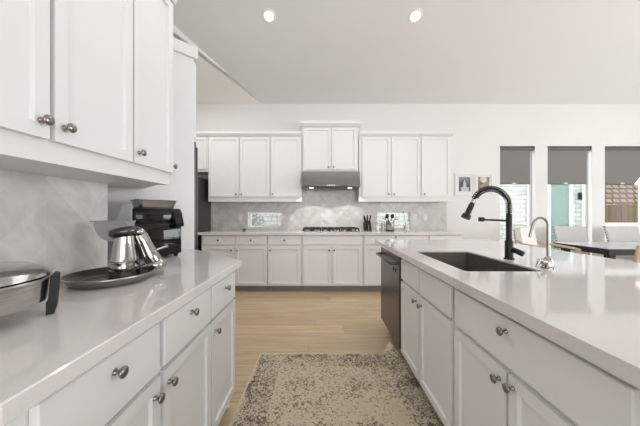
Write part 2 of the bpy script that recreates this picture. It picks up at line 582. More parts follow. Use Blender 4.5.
struct(MB().box(-3.31, 7.6, -4.6, YB + 0.15, -0.05, 0.0).build('floor', M['floor']))
struct(wall_grid(-3.31, 7.6, 0, 3.30, small_win + big_win, YB, YB + 0.15).build('wall_back', M['wall']))
# left wall, then its 45 degree return behind the corner cabinets
struct(MB().prism([(XL, -4.6), (XL, 1.37), (-1.46, 1.703), (-3.31, 3.553), (-3.31, 3.40), (-1.277, 1.37), (-1.277, -4.6)], 0, 4.6).build('wall_left', M['wall']))
struct(MB().box(-3.46, -3.31, 1.0, YB + 0.15, 0, 4.9).build('wall_far_left', M['wall']))
struct(wall_grid(-3.0, 3.0, 0, 4.6, [(-2.0, 2.9, 0.3, 2.7)], 0, 0.15).build('wall_right', M['wall'], loc=(7.5, 0.5, 0), rotz=PI / 2))
struct(MB().box(7.5, 7.65, 3.5, YB + 0.15, 0, 4.6).box(7.5, 7.65, -4.6, -2.5, 0, 4.6).build('wall_right_end', M['wall']))
struct(wall_grid(-1.3, 7.6, 0, 4.0, [(-1.0, 5.2, 0.1, 2.8)], -4.75, -4.6).build('wall_rear', M['wall']))


def poly_obj(name, faces, m, thick=0.06):
    mb = MB()
    for f in faces:
        vs = [mb.bm.verts.new(p) for p in f]; us = [mb.bm.verts.new((p[0], p[1], p[2] + thick)) for p in f]
        n = len(f); fs = [mb.bm.faces.new(vs), mb.bm.faces.new(us[::-1])]
        for i in range(n):
            j = (i + 1) % n; fs.append(mb.bm.faces.new((vs[i], us[i], us[j], vs[j])))
        bmesh.ops.recalc_face_normals(mb.bm, faces=fs)
    return struct(mb.build(name, m))


MS, MS2, ZC = 0.45, 0.325, 3.124


def zc(y, m=MS):
    return ZC + m * (YB - y)


YR = 1.5
ex, ey = -1.02 - 0.866 * 2.642, YR
poly_obj('ceiling', [[(-1.02, YB, ZC), (8, YB, ZC), (8, YR, zc(YR)), (ex, YR, zc(YR))],
                     [(-3.6, YR, zc(YR)), (8, YR, zc(YR)), (8, -4.8, 3.2), (-3.6, -4.8, 3.2)]], M['ceiling'])
poly_obj('ceiling_side', [[(-1.02, YB, ZC), (ex, YR, zc(YR, MS2)), (-3.6, YR, zc(YR, MS2)), (-3.6, YB, ZC)]], M['ceiling_side'])
# upright edge where the two slopes part
mb = MB()
a0, a1, a2 = (-1.02, YB, ZC), (ex, ey, zc(ey, MS2)), (ex, ey, zc(ey) + 0.05)
d = (-0.02, 0.015)
v = [mb.bm.verts.new(p) for p in (a0, a1, a2)] + [mb.bm.verts.new((p[0] + d[0], p[1] + d[1], p[2])) for p in (a0, a1, a2)]
mb.bm.faces.new((v[0], v[1], v[2])); mb.bm.faces.new((v[5], v[4], v[3])); mb.bm.faces.new((v[0], v[3], v[4], v[1]))
mb.bm.faces.new((v[1], v[4], v[5], v[2])); mb.bm.faces.new((v[2], v[5], v[3], v[0]))
bmesh.ops.recalc_face_normals(mb.bm, faces=list(mb.bm.faces))
struct(mb.build('trim_1', M['trim']))

# tiled backsplashes
bs = wall_grid(-1.90, 2.22, 0.916, 1.88, small_win + [(-1.90, -0.30, 1.41, 1.88), (0.66, 2.22, 1.41, 1.88)], YB - 0.010, YB - 0.0005)
struct(bs.build('wall_back_tile', M['tile_back']))
struct(MB().box(XL + 0.0005, XL + 0.009, 0.0, 1.368, 0.916, 1.362).build('wall_left_tile', M['tile_side']))

# baseboard along the visible back wall right of the cabinets
struct(MB().box(2.2, 7.5, YB - 0.016, YB - 0.0005, 0, 0.12, 0.003).build('baseboard_back', M['trim']))


def window(n, x0, x1, z0, z1, small=False):
    fw = 0.026 if small else 0.034
    y0, y1 = YB + 0.085, YB + 0.135
    mb = MB()
    mb.box(x0 + .001, x0 + fw, y0, y1, z0 + .001, z1 - .001, .003); mb.box(x1 - fw, x1 - .001, y0, y1, z0 + .001, z1 - .001, .003)
    mb.box(x0 + fw, x1 - fw, y0, y1, z0 + .001, z0 + fw, .003); mb.box(x0 + fw, x1 - fw, y0, y1, z1 - fw, z1 - .001, .003)
    w = struct(mb.build('window_%d' % n, M['trim']))
    MB().box(x0 + fw, x1 - fw, y0 + 0.025, y0 + 0.031, z0 + fw, z1 - fw).build('pane', M['glass'], w)
    return w


for k, h in enumerate(small_win):
    window(k + 1, *h, small=True)
for k, h in enumerate(big_win):
    window(k + 3, *h)

# roller shades
sh_lab = ['grey roller shade in the narrow window nearest the wall pictures',
          'grey roller shade in the window looking out on the teal door',
          'grey roller shade in the window looking out on the wooden fence']
for (x0, x1, z0, z1), lab in zip(big_win, sh_lab):
    s = thing('roller_shade', lab, 'window shade', ((x0 + x1) / 2, YB + 0.045, z1), 0, 'roller shades on the window wall')
    hw = (x1 - x0) / 2
    MB().tube([(-hw + .006, 0, -.036), (hw - .006, 0, -.036)], 0.030, 16).build('roller_tube', M['shade_tube'], s, smooth=40)
    MB().box(-hw + .001, -hw + .006, -.035, .035, -.07, -.002).build('bracket', M['shade_tube'], s)
    MB().box(hw - .006, hw - .001, -.035, .035, -.07, -.002).build('bracket', M['shade_tube'], s)
    MB().box(-hw + .010, hw - .052, -.004, -.001, -0.655, -.05).build('fabric', M['shade'], s)
    MB().box(-hw + .010, hw - .052, -.010, .003, -0.668, -0.650, .003).build('hem_bar', M['shade_tube'], s)
    MB().box(-.065, .0, -.012, -.004, -0.662, -0.640, .002).build('pull_tab', M['white_plastic'], s)

# ================================================================== OUTSIDE THE WINDOWS
struct(MB().box(-12, 22, YB + 0.3, 30, -0.30, -0.12).build('ground', M['concrete']))
house = thing('neighbouring_house', 'white painted brick house wall seen through the windows', 'building', (0, 9.0, -0.12))
wall_grid(-4.0, 9.35, 0, 4.2, [(7.90, 8.72, 0.0, 2.45)], 0, 0.2).build('wall', M['white_brick'], house)
MB().box(7.90, 7.97, -.03, .1, 0, 2.45, .005).box(8.65, 8.72, -.03, .1, 0, 2.45, .005).box(7.97, 8.65, -.03, .1, 2.38, 2.45, .005).build('door_frame', M['trim'], house)
dd = MB().shaker(7.97, 8.65, 0.02, 1.05, .03, .05, .10, .012).shaker(7.97, 8.65, 1.05, 2.38, .03, .05, .10, .012).build('door', M['teal'], house)
MB().tube([(8.05, .03, 1.05), (8.05, -.03, 1.05), (8.13, -.03, 1.05)], .012, 8).build('door_handle', M['nickel'], dd)
lan = thing('wall_lantern', 'small black lantern on the white brick beside the teal door', 'lamp', (8.98, 8.96, 1.80))
MB().box(-.06, .06, 0, .04, -.12, .12, .005).build('back_plate', M['matte_black'], lan)
MB().lathe([(0, -.16), (.05, -.15), (.075, .06), (.02, .14), (0, .15)], (0, -.09, 0), 8).build('lamp_body', M['matte_black'], lan)

struct(MB().box(9.36, 20, 11.0, 11.3, -0.12, 0.80).build('garden_wall', M['concrete']), 'low pale garden wall under the fence')
fen = thing('wooden_fence', 'weathered brown board fence seen through the right window', 'fence', (9.36, 11.1, 0.80))
mb = MB(); mb.bm.free(); mb.bm = bmesh.new()
b = mb
for k in range(39):
    x = k * 0.27
    top = 0.70 + 0.022 * x
    b.box(x + .006, x + .264, 0, .025, 0.002, top + random.uniform(-.01, .01))
b.build('fence_boards', M['fence'], fen)
MB().box(0, 10.4, .026, .06, .12, .20).box(0, 10.4, .026, .06, .50, .58).build('fence_rails', M['fence'], fen)
nb = thing('tiled_roof', 'tan tiled roof of the house beyond the wooden fence', 'roof', (8.0, 15, 0))
mb = MB()
vs = [mb.bm.verts.new(p) for p in ((0, 0, 1.2), (16, 0, 1.2), (16, 2.2, 4.4), (0, 2.2, 4.4), (0, 0.2, 1.1), (16, 0.2, 1.1), (16, 2.4, 4.3), (0, 2.4, 4.3))]
for f in ((0, 1, 2, 3), (7, 6, 5, 4), (0, 4, 5, 1), (1, 5, 6, 2), (2, 6, 7, 3), (3, 7, 4, 0)):
    mb.bm.faces.new([vs[i] for i in f])
bmesh.ops.recalc_face_normals(mb.bm, faces=list(mb.bm.faces))
mb.build('roof_slope', M['tan_tile'], nb)
MB().box(0.3, 15.7, 0.6, 2.0, -0.12, 1.1).build('wall', M['white_brick'], nb)


def shrub(loc, w, h, label, n):
    o = thing('shrub', label, 'plant', loc, 0, 'shrubs outside the small windows')
    mb = MB()
    for k in range(n):
        a = random.uniform(0, 2 * PI); r = random.random() ** .5 * w / 2
        z = random.uniform(.05, h) * (1 - .3 * (r / w)); s = random.uniform(.035, .07)
        c = Vector((r * math.cos(a), r * math.sin(a) * .6, z))
        t = Vector((random.uniform(-1, 1), random.uniform(-1, 1), random.uniform(-.2, 1))).normalized(); u = t.orthogonal().normalized()
        vs = [mb.bm.verts.new(c + q) for q in (-t * s, u * s * .4, t * s, -u * s * .4)]
        mb.bm.faces.new(vs)
    mb.build('foliage', M['leaf'], o)
    st = MB()
    for k in range(7):
        a = 2 * PI * k / 7
        st.bar((0, 0, 0), (w * .3 * math.cos(a), w * .2 * math.sin(a), h * .8), .008, 6)
    st.build('stems', M['oak'], o)


shrub((-1.72, 6.6, -0.12), 0.62, 1.46, 'leafy shrub outside the left small backsplash window, on its left side', 480)
shrub((-1.02, 7.0, -0.12), 0.55, 1.62, 'sparser leafy shrub outside the left small backsplash window, on its right side', 90)
shrub((2.0, 7.2, -0.12), 0.9, 1.40, 'leafy shrub outside the right small backsplash window', 160)

# ================================================================== CABINETS


def knob_mesh():
    mb = MB()
    mtx = Matrix.Rotation(PI / 2, 4, 'X')   # +z -> -y
    mb.lathe([(0, 0), (.0085, 0), (.0085, .003), (.0055, .006), (.0055, .014), (.013, .019), (.0155, .023), (.0135, .027), (.006, .0295), (0, .030)], (0, 0, 0), 20, mtx=mtx)
    me = bpy.data.meshes.new('knob'); mb.bm.to_mesh(me); mb.bm.free()
    for p in me.polygons:
        p.use_smooth = True
    me.materials.append(M['nickel'])
    return me


KNOB = knob_mesh()


def cabinet(name, label, group, loc, rotz, W_, D, z0, z1, fronts, poly=None, toe=False, crown=None, body_top=None, extra=None):
    """local frame: x along the front, door faces at y=0, carcass behind"""
    t = thing(name, label, 'cabinet', loc, rotz, group)
    zt = body_top or z1
    mb = MB()
    if poly:
        mb.prism(poly, z0 + (0.095 if toe else 0), zt)
    else:
        mb.box(0, W_, .0205, D, z0 + (0.095 if toe else 0), zt)
    if body_top:
        mb.box(0, W_, .0205, .05, zt, z1)
        mb.box(0, .018, .05, D, zt, z1); mb.box(W_ - .018, W_, .05, D, zt, z1)
    mb.build('carcass', M['cab_frame'], t)
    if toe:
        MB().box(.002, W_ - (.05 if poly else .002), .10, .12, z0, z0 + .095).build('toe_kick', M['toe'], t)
    for f in fronts:
        kind, x0, x1, a, b, kn = f
        mb = MB()
        if kind == 'door':
            mb.shaker(x0, x1, a, b)
            o = mb.build('door', M['cab'], t)
        else:
            mb.box(x0, x1, 0, .02, a, b, .003)
            o = mb.build(kind, M['cab'], t)
        if kn:
            k = bpy.data.objects.new('knob', KNOB); COL.objects.link(k); k.parent = o; k.location = (kn[0], 0, kn[1])
    if crown:
        x0, x1, za, zb, ov = crown
        prof = [(.0205, za), (-.004, za), (-ov * .5, za + (zb - za) * .25), (-ov, za + (zb - za) * .45), (-ov, zb), (.0205, zb)]
        MB().extrude(prof, x0, x1).build('crown', M['cab'], t)
    return t


ZD0, ZD1, ZW0, ZW1 = 0.115, 0.675, 0.69, 0.852      # base doors and drawers
ZT = 0.8745

# ---- left run (front faces +x): local x = world y
gl = 'white base cabinets under the left countertop'
XF = -0.525
cabinet('base_cabinet', 'white two-door base cabinet under the left counter, nearest the camera below the steel skillet', gl,
        (XF, 0.44, 0), PI / 2, 0.82, 0.60, 0, ZT,
        [('drawer', .044, .416, ZW0, ZW1, (.225, .803)), ('drawer', .438, .812, ZW0, ZW1, (.622, .806)),
         ('door', .044, .416, ZD0, ZD1, (.385, .622)), ('door', .438, .812, ZD0, ZD1, (.463, .625))], toe=True)


def loc_poly(poly, loc, rotz):
    c, s_ = math.cos(-rotz), math.sin(-rotz)
    return [((x - loc[0]) * c - (y - loc[1]) * s_, (x - loc[0]) * s_ + (y - loc[1]) * c) for x, y in poly]


o = (XF, 1.262, 0)
cabinet('base_cabinet', 'narrow white single-door base cabinet at the far corner end of the left counter', gl, o, PI / 2, 0.36, 0.60, 0, ZT,
        [('drawer', .006, .350, ZW0, ZW1, (.18, .795)), ('door', .006, .350, ZD0, ZD1, (.04, .620))],
        poly=loc_poly([(XF - .0205, 1.2625), (XF - .0205, 1.606), (XL + .003, 1.372), (XL + .003, 1.2625)], o, PI / 2), toe=True)
o = (-0.545, 1.63, 0)
cabinet('base_cabinet', 'white angled base cabinet around the far corner of the left counter', gl, o, 3 * PI / 4, 0.66, 0.60, 0, ZT,
        [('drawer', .01, .335, ZW0, ZW1, (.17, .77)), ('drawer', .345, .655, ZW0, ZW1, (.5, .77)),
         ('door', .01, .335, ZD0, ZD1, (.30, .635)), ('door', .345, .655, ZD0, ZD1, (.38, .635))],
        poly=loc_poly([(-.561, 1.617), (-1.03, 2.086), (-1.445, 1.692), (-1.128, 1.376)], o, 3 * PI / 4))

ctop = [(-0.492, 0.40), (-0.492, 1.628), (-1.025, 2.125), (-1.455, 1.700), (XL + .0095, 1.366), (XL + .0095, 0.40)]
tag(MB().prism(ctop, 0.875, 0.915, .003).build('countertop', M['quartz']), 'long white quartz countertop on the left holding the skillet and air fryer', 'countertop')

# ---- left uppers
gu = 'white wall cabinets above the left countertop'
XU, UB, UT = -0.80, 1.362, 2.345
o = (XU, 0.43, 0)
cabinet('wall_cabinet', 'white two-door wall cabinet above the left counter, nearest the camera', gu, o, PI / 2, 0.687, 0.326, UB, UT + .005,
        [('door', .008, .340, 1.428, UT, (.315, 1.476)), ('door', .356, .682, 1.428, UT, (.385, 1.476))], crown=(0, .687, UT + .008, UT + .10, .04))
o = (XU, 1.1175, 0)
up = cabinet('wall_cabinet', 'white single-door wall cabinet above the chrome grinder on the left counter', gu, o, PI / 2, 0.31, 0.326, UB, UT + .005,
             [('door', .004, .300, 1.428, UT, (.030, 1.476))],
             poly=loc_poly([(XU - .0205, 1.118), (XU - .0205, 1.418), (XL + .002, 1.36), (XL + .002, 1.118)], o, PI / 2), crown=(0, .31, UT + .008, UT + .10, .04))
o = (-0.815, 1.445, 0)
cabinet('wall_cabinet', 'white angled wall cabinet around the corner beside the tall cabinet', gu, o, 3 * PI / 4, 0.63, 0.27, UB + .022, UT + .005,
        [('door', .01, .30, 1.428, UT, (.035, 1.476)), ('door', .31, .60, 1.428, UT, (.575, 1.476))],
        poly=loc_poly([(-.834, 1.432), (-1.27, 1.868), (-1.452, 1.690), (-1.125, 1.376)], o, 3 * PI / 4))

# ---- tall cabinet standing at 45 degrees at the end of the left counter
o = (-1.03, 2.13, 0)
tall = thing('tall_cabinet', 'tall white cabinet standing at an angle behind the black air fryer', 'cabinet', o, 3 * PI / 4)
MB().box(0, .90, .0, .60, 0, 2.47).build('carcass', M['cab'], tall)
MB().box(-.022, .92, -.022, .60, 2.47, 2.565, .004).build('crown', M['cab'], tall)
for x0, x1 in ((.02, .445), (.455, .88)):
    dr = MB().box(x0, x1, -.022, -.0005, .12, 1.80, .003).build('door', M['bronze'], tall)
    hx = x0 + .03 if x0 < .1 else x1 - .03
    MB().bar((hx, -.038, .55), (hx, -.038, 1.76), .007, 10).bar((hx, -.038, .58), (hx, -.022, .58), .006).bar((hx, -.038, 1.73), (hx, -.022, 1.73), .006).build('handle', M['bronze'], dr, smooth=40)
MB().shaker(.02, .88, 1.83, 2.45, -.021, .02).build('upper_door', M['cab'], tall)

# ---- back base run (front faces -y)
YF = 3.955


def px(u, Y):
    return (u - 320) * Y / 260


gb = 'white base cabinets along the back wall'
edges = [202.0, 234.7, 267.5, 301.6, 363.0, 395.4, 428.8, 462.8]


def back_base(label, u0, u1, doors, draws):
    X0 = px(u0, YF); Wd = px(u1, YF) - X0
    fr = []
    for a, b, k in draws:
        x0, x1 = px(a, YF) - X0, px(b, YF) - X0
        fr.append(('drawer' if k else 'drawer_front', x0, x1, .730, .862, ((x0 + x1) / 2, .796) if k else None))
    for a, b, k in doors:
        x0, x1 = px(a, YF) - X0, px(b, YF) - X0
        fr.append(('door', x0, x1, .115, .702, (px(k, YF) - X0, .645) if k else None))
    return cabinet('base_cabinet', label, gb, (X0, YF, 0), 0, Wd, YB - YF - .003, 0, ZT, fr, toe=True)


back_base('white two-door base cabinet with two drawers at the left end of the back counter', 200.9, 267.1,
          [(202.4, 234.1, 231.5), (235.6, 266.8, 237.4)], [(202.4, 234.1, 1), (235.6, 266.8, 1)])
back_base('narrow white base cabinet just left of the cooktop on the back wall', 267.3, 301.6, [(268.2, 300.6, 270.4)], [(268.2, 300.8, 1)])
back_base('white two-door base cabinet under the black cooktop', 301.8, 363.2, [(303.0, 331.4, 329.3), (332.5, 361.2, 334.2)], [(302.7, 361.8, 0)])
back_base('narrow white base cabinet just right of the cooktop, behind the dishwasher end of the island', 363.4, 395.6, [(364.4, 394.8, 391.5)], [(364.4, 395.0, 1)])
back_base('white two-door base cabinet with two drawers at the right end of the back counter', 395.8, 463.0,
          [(396.4, 428.2, 425.5), (429.6, 462.0, 432.2)], [(396.4, 428.2, 1), (429.6, 462.0, 1)])
tag(MB().box(-1.853, 2.165, 3.93, YB - .0105, 0.875, 0.915, .003).build('countertop', M['quartz']), 'white quartz countertop along the back wall under the cooktop', 'countertop')

# ---- back uppers
YU = 4.235
gu2 = 'white wall cabinets on the back wall'


def back_upper(label, u0, u1, zb, zt, doors, dz0, dz1, kz, crown):
    X0 = px(u0, YU); Wd = px(u1, YU) - X0
    fr = []
    for a, b, k in doors:
        fr.append(('door', px(a, YU) - X0, px(b, YU) - X0, dz0, dz1, (px(k, YU) - X0, kz)))
    return cabinet('wall_cabinet', label, gu2, (X0, YU, 0), 0, Wd, YB - YU - .0115, zb, zt, fr, crown=crown)


w2 = lambda a, b: px(b, YU) - px(a, YU)
back_upper('white two-door wall cabinet at the left of the back wall, beside the refrigerator', 207.8, 269.8, 1.398, 2.47,
           [(209.0, 238.7, 236.2), (240.0, 269.4, 241.8)], 1.475, 2.445, 1.517, (0, w2(207.8, 269.8), 2.47, 2.535, .025))
back_upper('narrow white single-door wall cabinet left of the steel range hood', 270.0, 301.6, 1.398, 2.47,
           [(270.9, 300.4, 272.8)], 1.475, 2.445, 1.517, (0, w2(270, 301.6), 2.47, 2.535, .025))
back_upper('short raised white two-door wall cabinet above the range hood', 302.2, 358.4, 1.870, 2.62,
           [(303.7, 330.9, 328.4), (331.7, 356.5, 333.6)], 1.915, 2.60, 1.955, (-.03, w2(302.2, 358.4) + .03, 2.62, 2.71, .035))
back_upper('white two-door wall cabinet just right of the range hood', 359.2, 421.0, 1.398, 2.47,
           [(362.3, 390.6, 388.4), (391.7, 420.4, 394.0)], 1.475, 2.445, 1.517, (0, w2(359.2, 421.0), 2.47, 2.535, .025))
back_upper('narrow white single-door wall cabinet at the right end of the back wall, beside the pictures', 421.2, 451.6, 1.398, 2.47,
           [(421.8, 450.2, 424.4)], 1.475, 2.445, 1.517, (0, w2(421.2, 451.6) + .02, 2.47, 2.535, .025))
back_upper('white wall cabinet above the dark refrigerator', 150.0, 207.5, 1.885, 2.47,
           [(152, 178.5, 175), (179.5, 206.0, 182)], 1.925, 2.445, 1.96, (0, w2(150.0, 207.5), 2.47, 2.535, .025))
for (ua, ub) in ((207.8, 269.8), (270.0, 301.6), (359.2, 421.0), (421.2, 451.6)):
    pass

# ---- refrigerator at the far left of the back wall
fr = thing('refrigerator', 'dark stainless refrigerator left of the back counter', 'refrigerator', (-1.905, 3.86, 0))
MB().box(-.90, 0, .05, .68, .02, 1.78, .006).build('body', M['fridge'], fr)
for x0, x1 in ((-.90, -.453), (-.447, 0)):
    dr = MB().box(x0, x1, 0, .049, .62, 1.77, .006).build('door', M['bronze'], fr)
    hx = -.49 if x0 < -.5 else -.41
    MB().bar((hx, -.05, .80), (hx, -.05, 1.55), .011).bar((hx, -.05, .83), (hx, 0, .83), .008).bar((hx, -.05, 1.52), (hx, 0, 1.52), .008).build('handle', M['steel'], dr, smooth=40)
dr = MB().box(-.90, 0, 0, .049, .06, .61, .006).build('drawer', M['bronze'], fr)
MB().bar((-.8, -.05, .55), (-.1, -.05, .55), .011).bar((-.77, -.05, .55), (-.77, 0, .55), .008).bar((-.13, -.05, .55), (-.13, 0, .55), .008).build('handle', M['steel'], dr, smooth=40)

# ---- island (front faces -x): local x = -world y
XI = 0.64
gi = 'white base cabinets of the island'
DI = 0.80
sinkc = cabinet('base_cabinet', 'white two-door sink cabinet of the island beside the dishwasher', gi, (XI, 2.062, 0), -PI / 2, 0.802, DI, 0, ZT,
                [('drawer_front', .006, .366, ZW0, ZW1, None), ('drawer_front', .392, .782, ZW0, ZW1, None),
                 ('door', .006, .372, ZD0, ZD1, (.335, .625)), ('door', .390, .782, ZD0, ZD1, (.425, .625))], toe=True, body_top=0.60)
cabinet('base_cabinet', 'white two-door island cabinet with one wide drawer, nearest the camera', gi, (XI, 1.2595, 0), -PI / 2, 0.76, DI, 0, ZT,
        [('drawer', .022, .728, ZW0 - .008, ZW1 - .004, (.365, .803)),
         ('door', .022, .362, ZD0, ZD1 - .012, (.333, .620)), ('door', .376, .728, ZD0, ZD1 - .012, (.397, .628))], toe=True)
struct(MB().box(XI + .0205, XI + .80, -.60, .497, 0, ZT).build('island_end_panel', M['cab_frame']), 'plain white end of the island under the counter')
struct(MB().box(XI + .10, XI + .82, 2.69, 2.71, 0, .11).box(XI + .005, XI + .82, 2.69, 2.71, .11, ZT).build('island_side_panel', M['cab']), 'white side panel of the island beyond the dishwasher')
struct(MB().box(XI + .822, XI + .84, -.60, 2.71, 0, ZT).build('island_back_panel', M['cab']), 'white back panel of the island')

# island countertop with the sink opening
SX0, SX1, SY0, SY1 = 0.735, 1.135, 1.313, 2.005
IX0, IX1, IY0, IY1 = 0.607, 1.89, -0.62, 2.88
mb = MB(); bm = mb.bm
rr = 0.02
hole = []
for cx, cy, a0 in ((SX1 - rr, SY1 - rr, 0), (SX0 + rr, SY1 - rr, PI / 2), (SX0 + rr, SY0 + rr, PI), (SX1 - rr, SY0 + rr, 1.5 * PI)):
    for k in range(5):
        a = a0 + PI / 2 * k / 4
        hole.append((cx + rr * math.cos(a), cy + rr * math.sin(a)))
outer = [(IX1, IY1), (IX0, IY1), (IX0, IY0), (IX1, IY0)]
for z, flip in ((0.915, False), (0.875, True)):
    ov = [bm.verts.new((x, y, z)) for x, y in outer]; hv = [bm.verts.new((x, y, z)) for x, y in hole]
    # four sectors, each between two outer corners and the hole's matching side
    q = 5
    for c in range(4):
        a, b2 = ov[c], ov[(c + 1) % 4]
        ring = [hv[(c * q + 2 + k) % 20] for k in range(q + 1)]
        f = bm.faces.new([a, b2] + ring[::-1])
        f.normal_update()
        if (f.normal.z < 0) != flip:
            f.normal_flip()
    if z > .9:
        top = (ov, hv)
    else:
        bot = (ov, hv)
for T, B, n in ((top[0], bot[0], 4), (top[1], bot[1], 20)):
    for k in range(n):
        j = (k + 1) % n; bm.faces.new((T[k], T[j], B[j], B[k]))
bmesh.ops.recalc_face_normals(bm, faces=list(bm.faces))
tag(mb.build('countertop', M['quartz']), 'wide white quartz island countertop around the dark sink', 'countertop')

# sink
sk = thing('kitchen_sink', 'dark brown undermount sink set in the island countertop', 'sink', ((SX0 + SX1) / 2, (SY0 + SY1) / 2, 0.645))
mb = MB(); bm = mb.bm
hx, hy, dz = (SX1 - SX0) / 2 - .006, (SY1 - SY0) / 2 - .006, .262


def rrect(hx, hy, r, z, n=5):
    out = []
    for sx, sy, a0 in ((1, 1, 0), (-1, 1, PI / 2), (-1, -1, PI), (1, -1, 1.5 * PI)):
        for k in range(n):
            a = a0 + PI / 2 * k / (n - 1)
            out.append((sx * (hx - r) + r * math.cos(a), sy * (hy - r) + r * math.sin(a), z))
    return out


loops = [rrect(hx - .03, hy - .03, .03, .012), rrect(hx - .008, hy - .008, .03, .03), rrect(hx, hy, .024, dz), rrect(hx + .0052, hy + .0052, .02, dz), rrect(hx + .0052, hy + .0052, .02, 0)]
rings = [[bm.verts.new(p) for p in lp] for lp in loops]
bm.faces.new(rings[0]); bm.faces.new(rings[-1][::-1])
for A, B in zip(rings, rings[1:]):
    for k in range(20):
        j = (k + 1) % 20; bm.faces.new((A[k], A[j], B[j], B[k]))
bmesh.ops.recalc_face_normals(bm, faces=list(bm.faces))
mb.build('basin', M['sink'], sk, smooth=50)
MB().lathe([(0, .0125), (.02, .0125), (.042, .016), (.045, .0125)], (0, 0, 0), 24).build('drain', M['nickel'], sk, smooth=40)

# dishwasher
dw = thing('dishwasher', 'dark stainless dishwasher at the far end of the island', 'dishwasher', (XI - .012, 2.682, 0), -PI / 2)
MB().box(.002, .612, .03, .60, .10, .868).build('body', M['black'], dw)
dr = MB().box(0, .614, 0, .028, .13, .868, .004).build('door', M['bronze'], dw)
MB().tube([(.05, 0, .80), (.05, -.045, .80), (.06, -.052, .80), (.556, -.052, .80), (.566, -.045, .80), (.566, 0, .80)], .013, 10).build('handle', M['bronze'], dr, smooth=40)
for x in (.46, .53):
    MB().bar((x, 0, .735), (x, -.010, .735), .011).build('button', M['nickel'], dr, smooth=40)
MB().box(.004, .610, .105, .12, .001, .0995).build('toe_kick', M['black'], dw)

# ================================================================== ISLAND FITTINGS
f = thing('kitchen_faucet', 'tall matte black spring-neck faucet behind the island sink', 'faucet', (1.212, 1.667, 0.9155))
MB().lathe([(0, 0), (.030, 0), (.030, .006), (.0235, .010), (.0235, .115), (.021, .120), (0, .120)]).build('base', M['matte_black'], f, smooth=40)
MB().lathe([(0, .12), (.017, .12), (.017, .285), (.014, .29), (0, .29)]).build('post', M['matte_black'], f, smooth=40)
R = .117
path = [(0, 0, .29), (0, 0, .325)] + arc((-R, 0, .333), R, 0, PI * .84, 22)
lastp = path[-1]
hd = (lastp[0] - .018, 0, lastp[2] - .038)
path.append(hd)
MB().tube(path, .0065, 10).build('hose', M['matte_black'], f, smooth=60)
# spring coil around the hose


def resample(pts, n):
    P = [Vector(p) for p in pts]; L = [0]
    for a, b in zip(P, P[1:]):
        L.append(L[-1] + (b - a).length)
    out = []
    for k in range(n + 1):
        s_ = L[-1] * k / n; i = 0
        while i < len(L) - 2 and L[i + 1] < s_:
            i += 1
        t = (s_ - L[i]) / max(1e-9, L[i + 1] - L[i]); out.append(P[i].lerp(P[i + 1], t))
    return out


cp = resample(path[:-1], 420)
coil = []
for i, p in enumerate(cp):
    t = (cp[min(i + 1, 420)] - cp[max(i - 1, 0)]).normalized(); u = Vector((0, 1, 0)); w = t.cross(u)
    a = 2 * PI * 26 * i / 420
    coil.append(p + .0165 * (math.cos(a) * u + math.sin(a) * w))
MB().tube(coil, .0034, 6).build('spring', M['matte_black'], f, smooth=60)
hdir = (Vector(hd) - Vector(lastp)).normalized()
q = Vector(hd)
MB().tube([q - hdir * .03, q - hdir * .008], .0125, 12).build('hose_collar', M['steel'], f, smooth=40)
MB().tube([q - hdir * .008, q + hdir * .012, q + hdir * .07, q + hdir * .075, q + hdir * .10], [.014, .017, .017, .026, .028], 16).build('spray_head', M['matte_black'], f, smooth=40)
MB().bar((0, 0, .245), (-.165, 0, .252), .0065).build('support_arm', M['matte_black'], f, smooth=40)
MB().box(-.192, -.162, -.014, .014, .240, .268, .004).build('docking_clip', M['matte_black'], f)
MB().tube([(.010, -.02, .062), (.022, -.048, .052), (.033, -.070, .043), (.036, -.075, .041)], [.016, .017, .018, .011], 12).build('handle', M['matte_black'], f, smooth=40)

f2 = thing('filter_faucet', 'small chrome gooseneck water filter faucet beside the black faucet', 'faucet', (1.222, 1.394, 0.9155))
MB().lathe([(0, 0), (.031, 0), (.031, .007), (.024, .013), (.022, .038), (.016, .052), (.008, .064), (0, .066)]).build('base', M['chrome'], f2, smooth=40)
R2 = .040
MB().tube([(0, 0, .05), (0, 0, .215)] + arc((-R2, 0, .228), R2, 0, PI * .92, 16) + [(-R2 * 2 - .012, 0, .19), (-R2 * 2 - .018, 0, .165)], .0062, 12).build('spout', M['nickel'], f2, smooth=60)
MB().tube([(0, 0, .028), (-.035, -.012, .036), (-.060, -.020, .046)], [.011, .011, .007], 12).tube([(-.060, -.02, .05), (-.070, -.022, .030), (-.085, -.026, .012)], [.009, .008, .005], 10).sphere((-.035, -.012, .036), .017).build('lever', M['chrome'], f2, smooth=60)

# ================================================================== COOKTOP, HOOD
ck = thing('cooktop', 'black gas cooktop with cast iron grates on the back counter', 'cooktop', (0.173, 4.24, 0.9155))
MB().box(-.455, .455, -.255, .255, 0, .012, .004).build('base_plate', M['steel'], ck)
for gx in (-.30, 0, .30):
    mb = MB()
    a, b2, c, d2 = gx - .145, gx + .145, -.17, .24
    for y in (c, (c + d2) / 2, d2):
        mb.box(a, b2, y - .007, y + .007, .036, .052)
    for x in (a + .007, gx - .05, gx + .05, b2 - .007):
        mb.box(x - .007, x + .007, c, d2, .036, .052)
    for x in (a + .01, b2 - .01):
        for y in (c + .005, d2 - .005):
            mb.box(x - .009, x + .009, y - .009, y + .009, .012, .04)
    mb.build('grate', M['iron'], ck)
for x, y, r in ((-.30, -.06, .04), (-.30, .14, .035), (0, .03, .055), (.30, -.06, .04), (.30, .14, .03)):
    MB().lathe([(0, .012), (r, .012), (r, .022), (r * .8, .028), (0, .030)], (x, y, 0), 20).build('burner', M['iron'], ck, smooth=40)
for k in range(5):
    MB().lathe([(0, .012), (.020, .012), (.018, .034), (0, .036)], (-.20 + k * .10, -.218, 0), 16).build('control_knob', M['nickel'], ck, smooth=40)

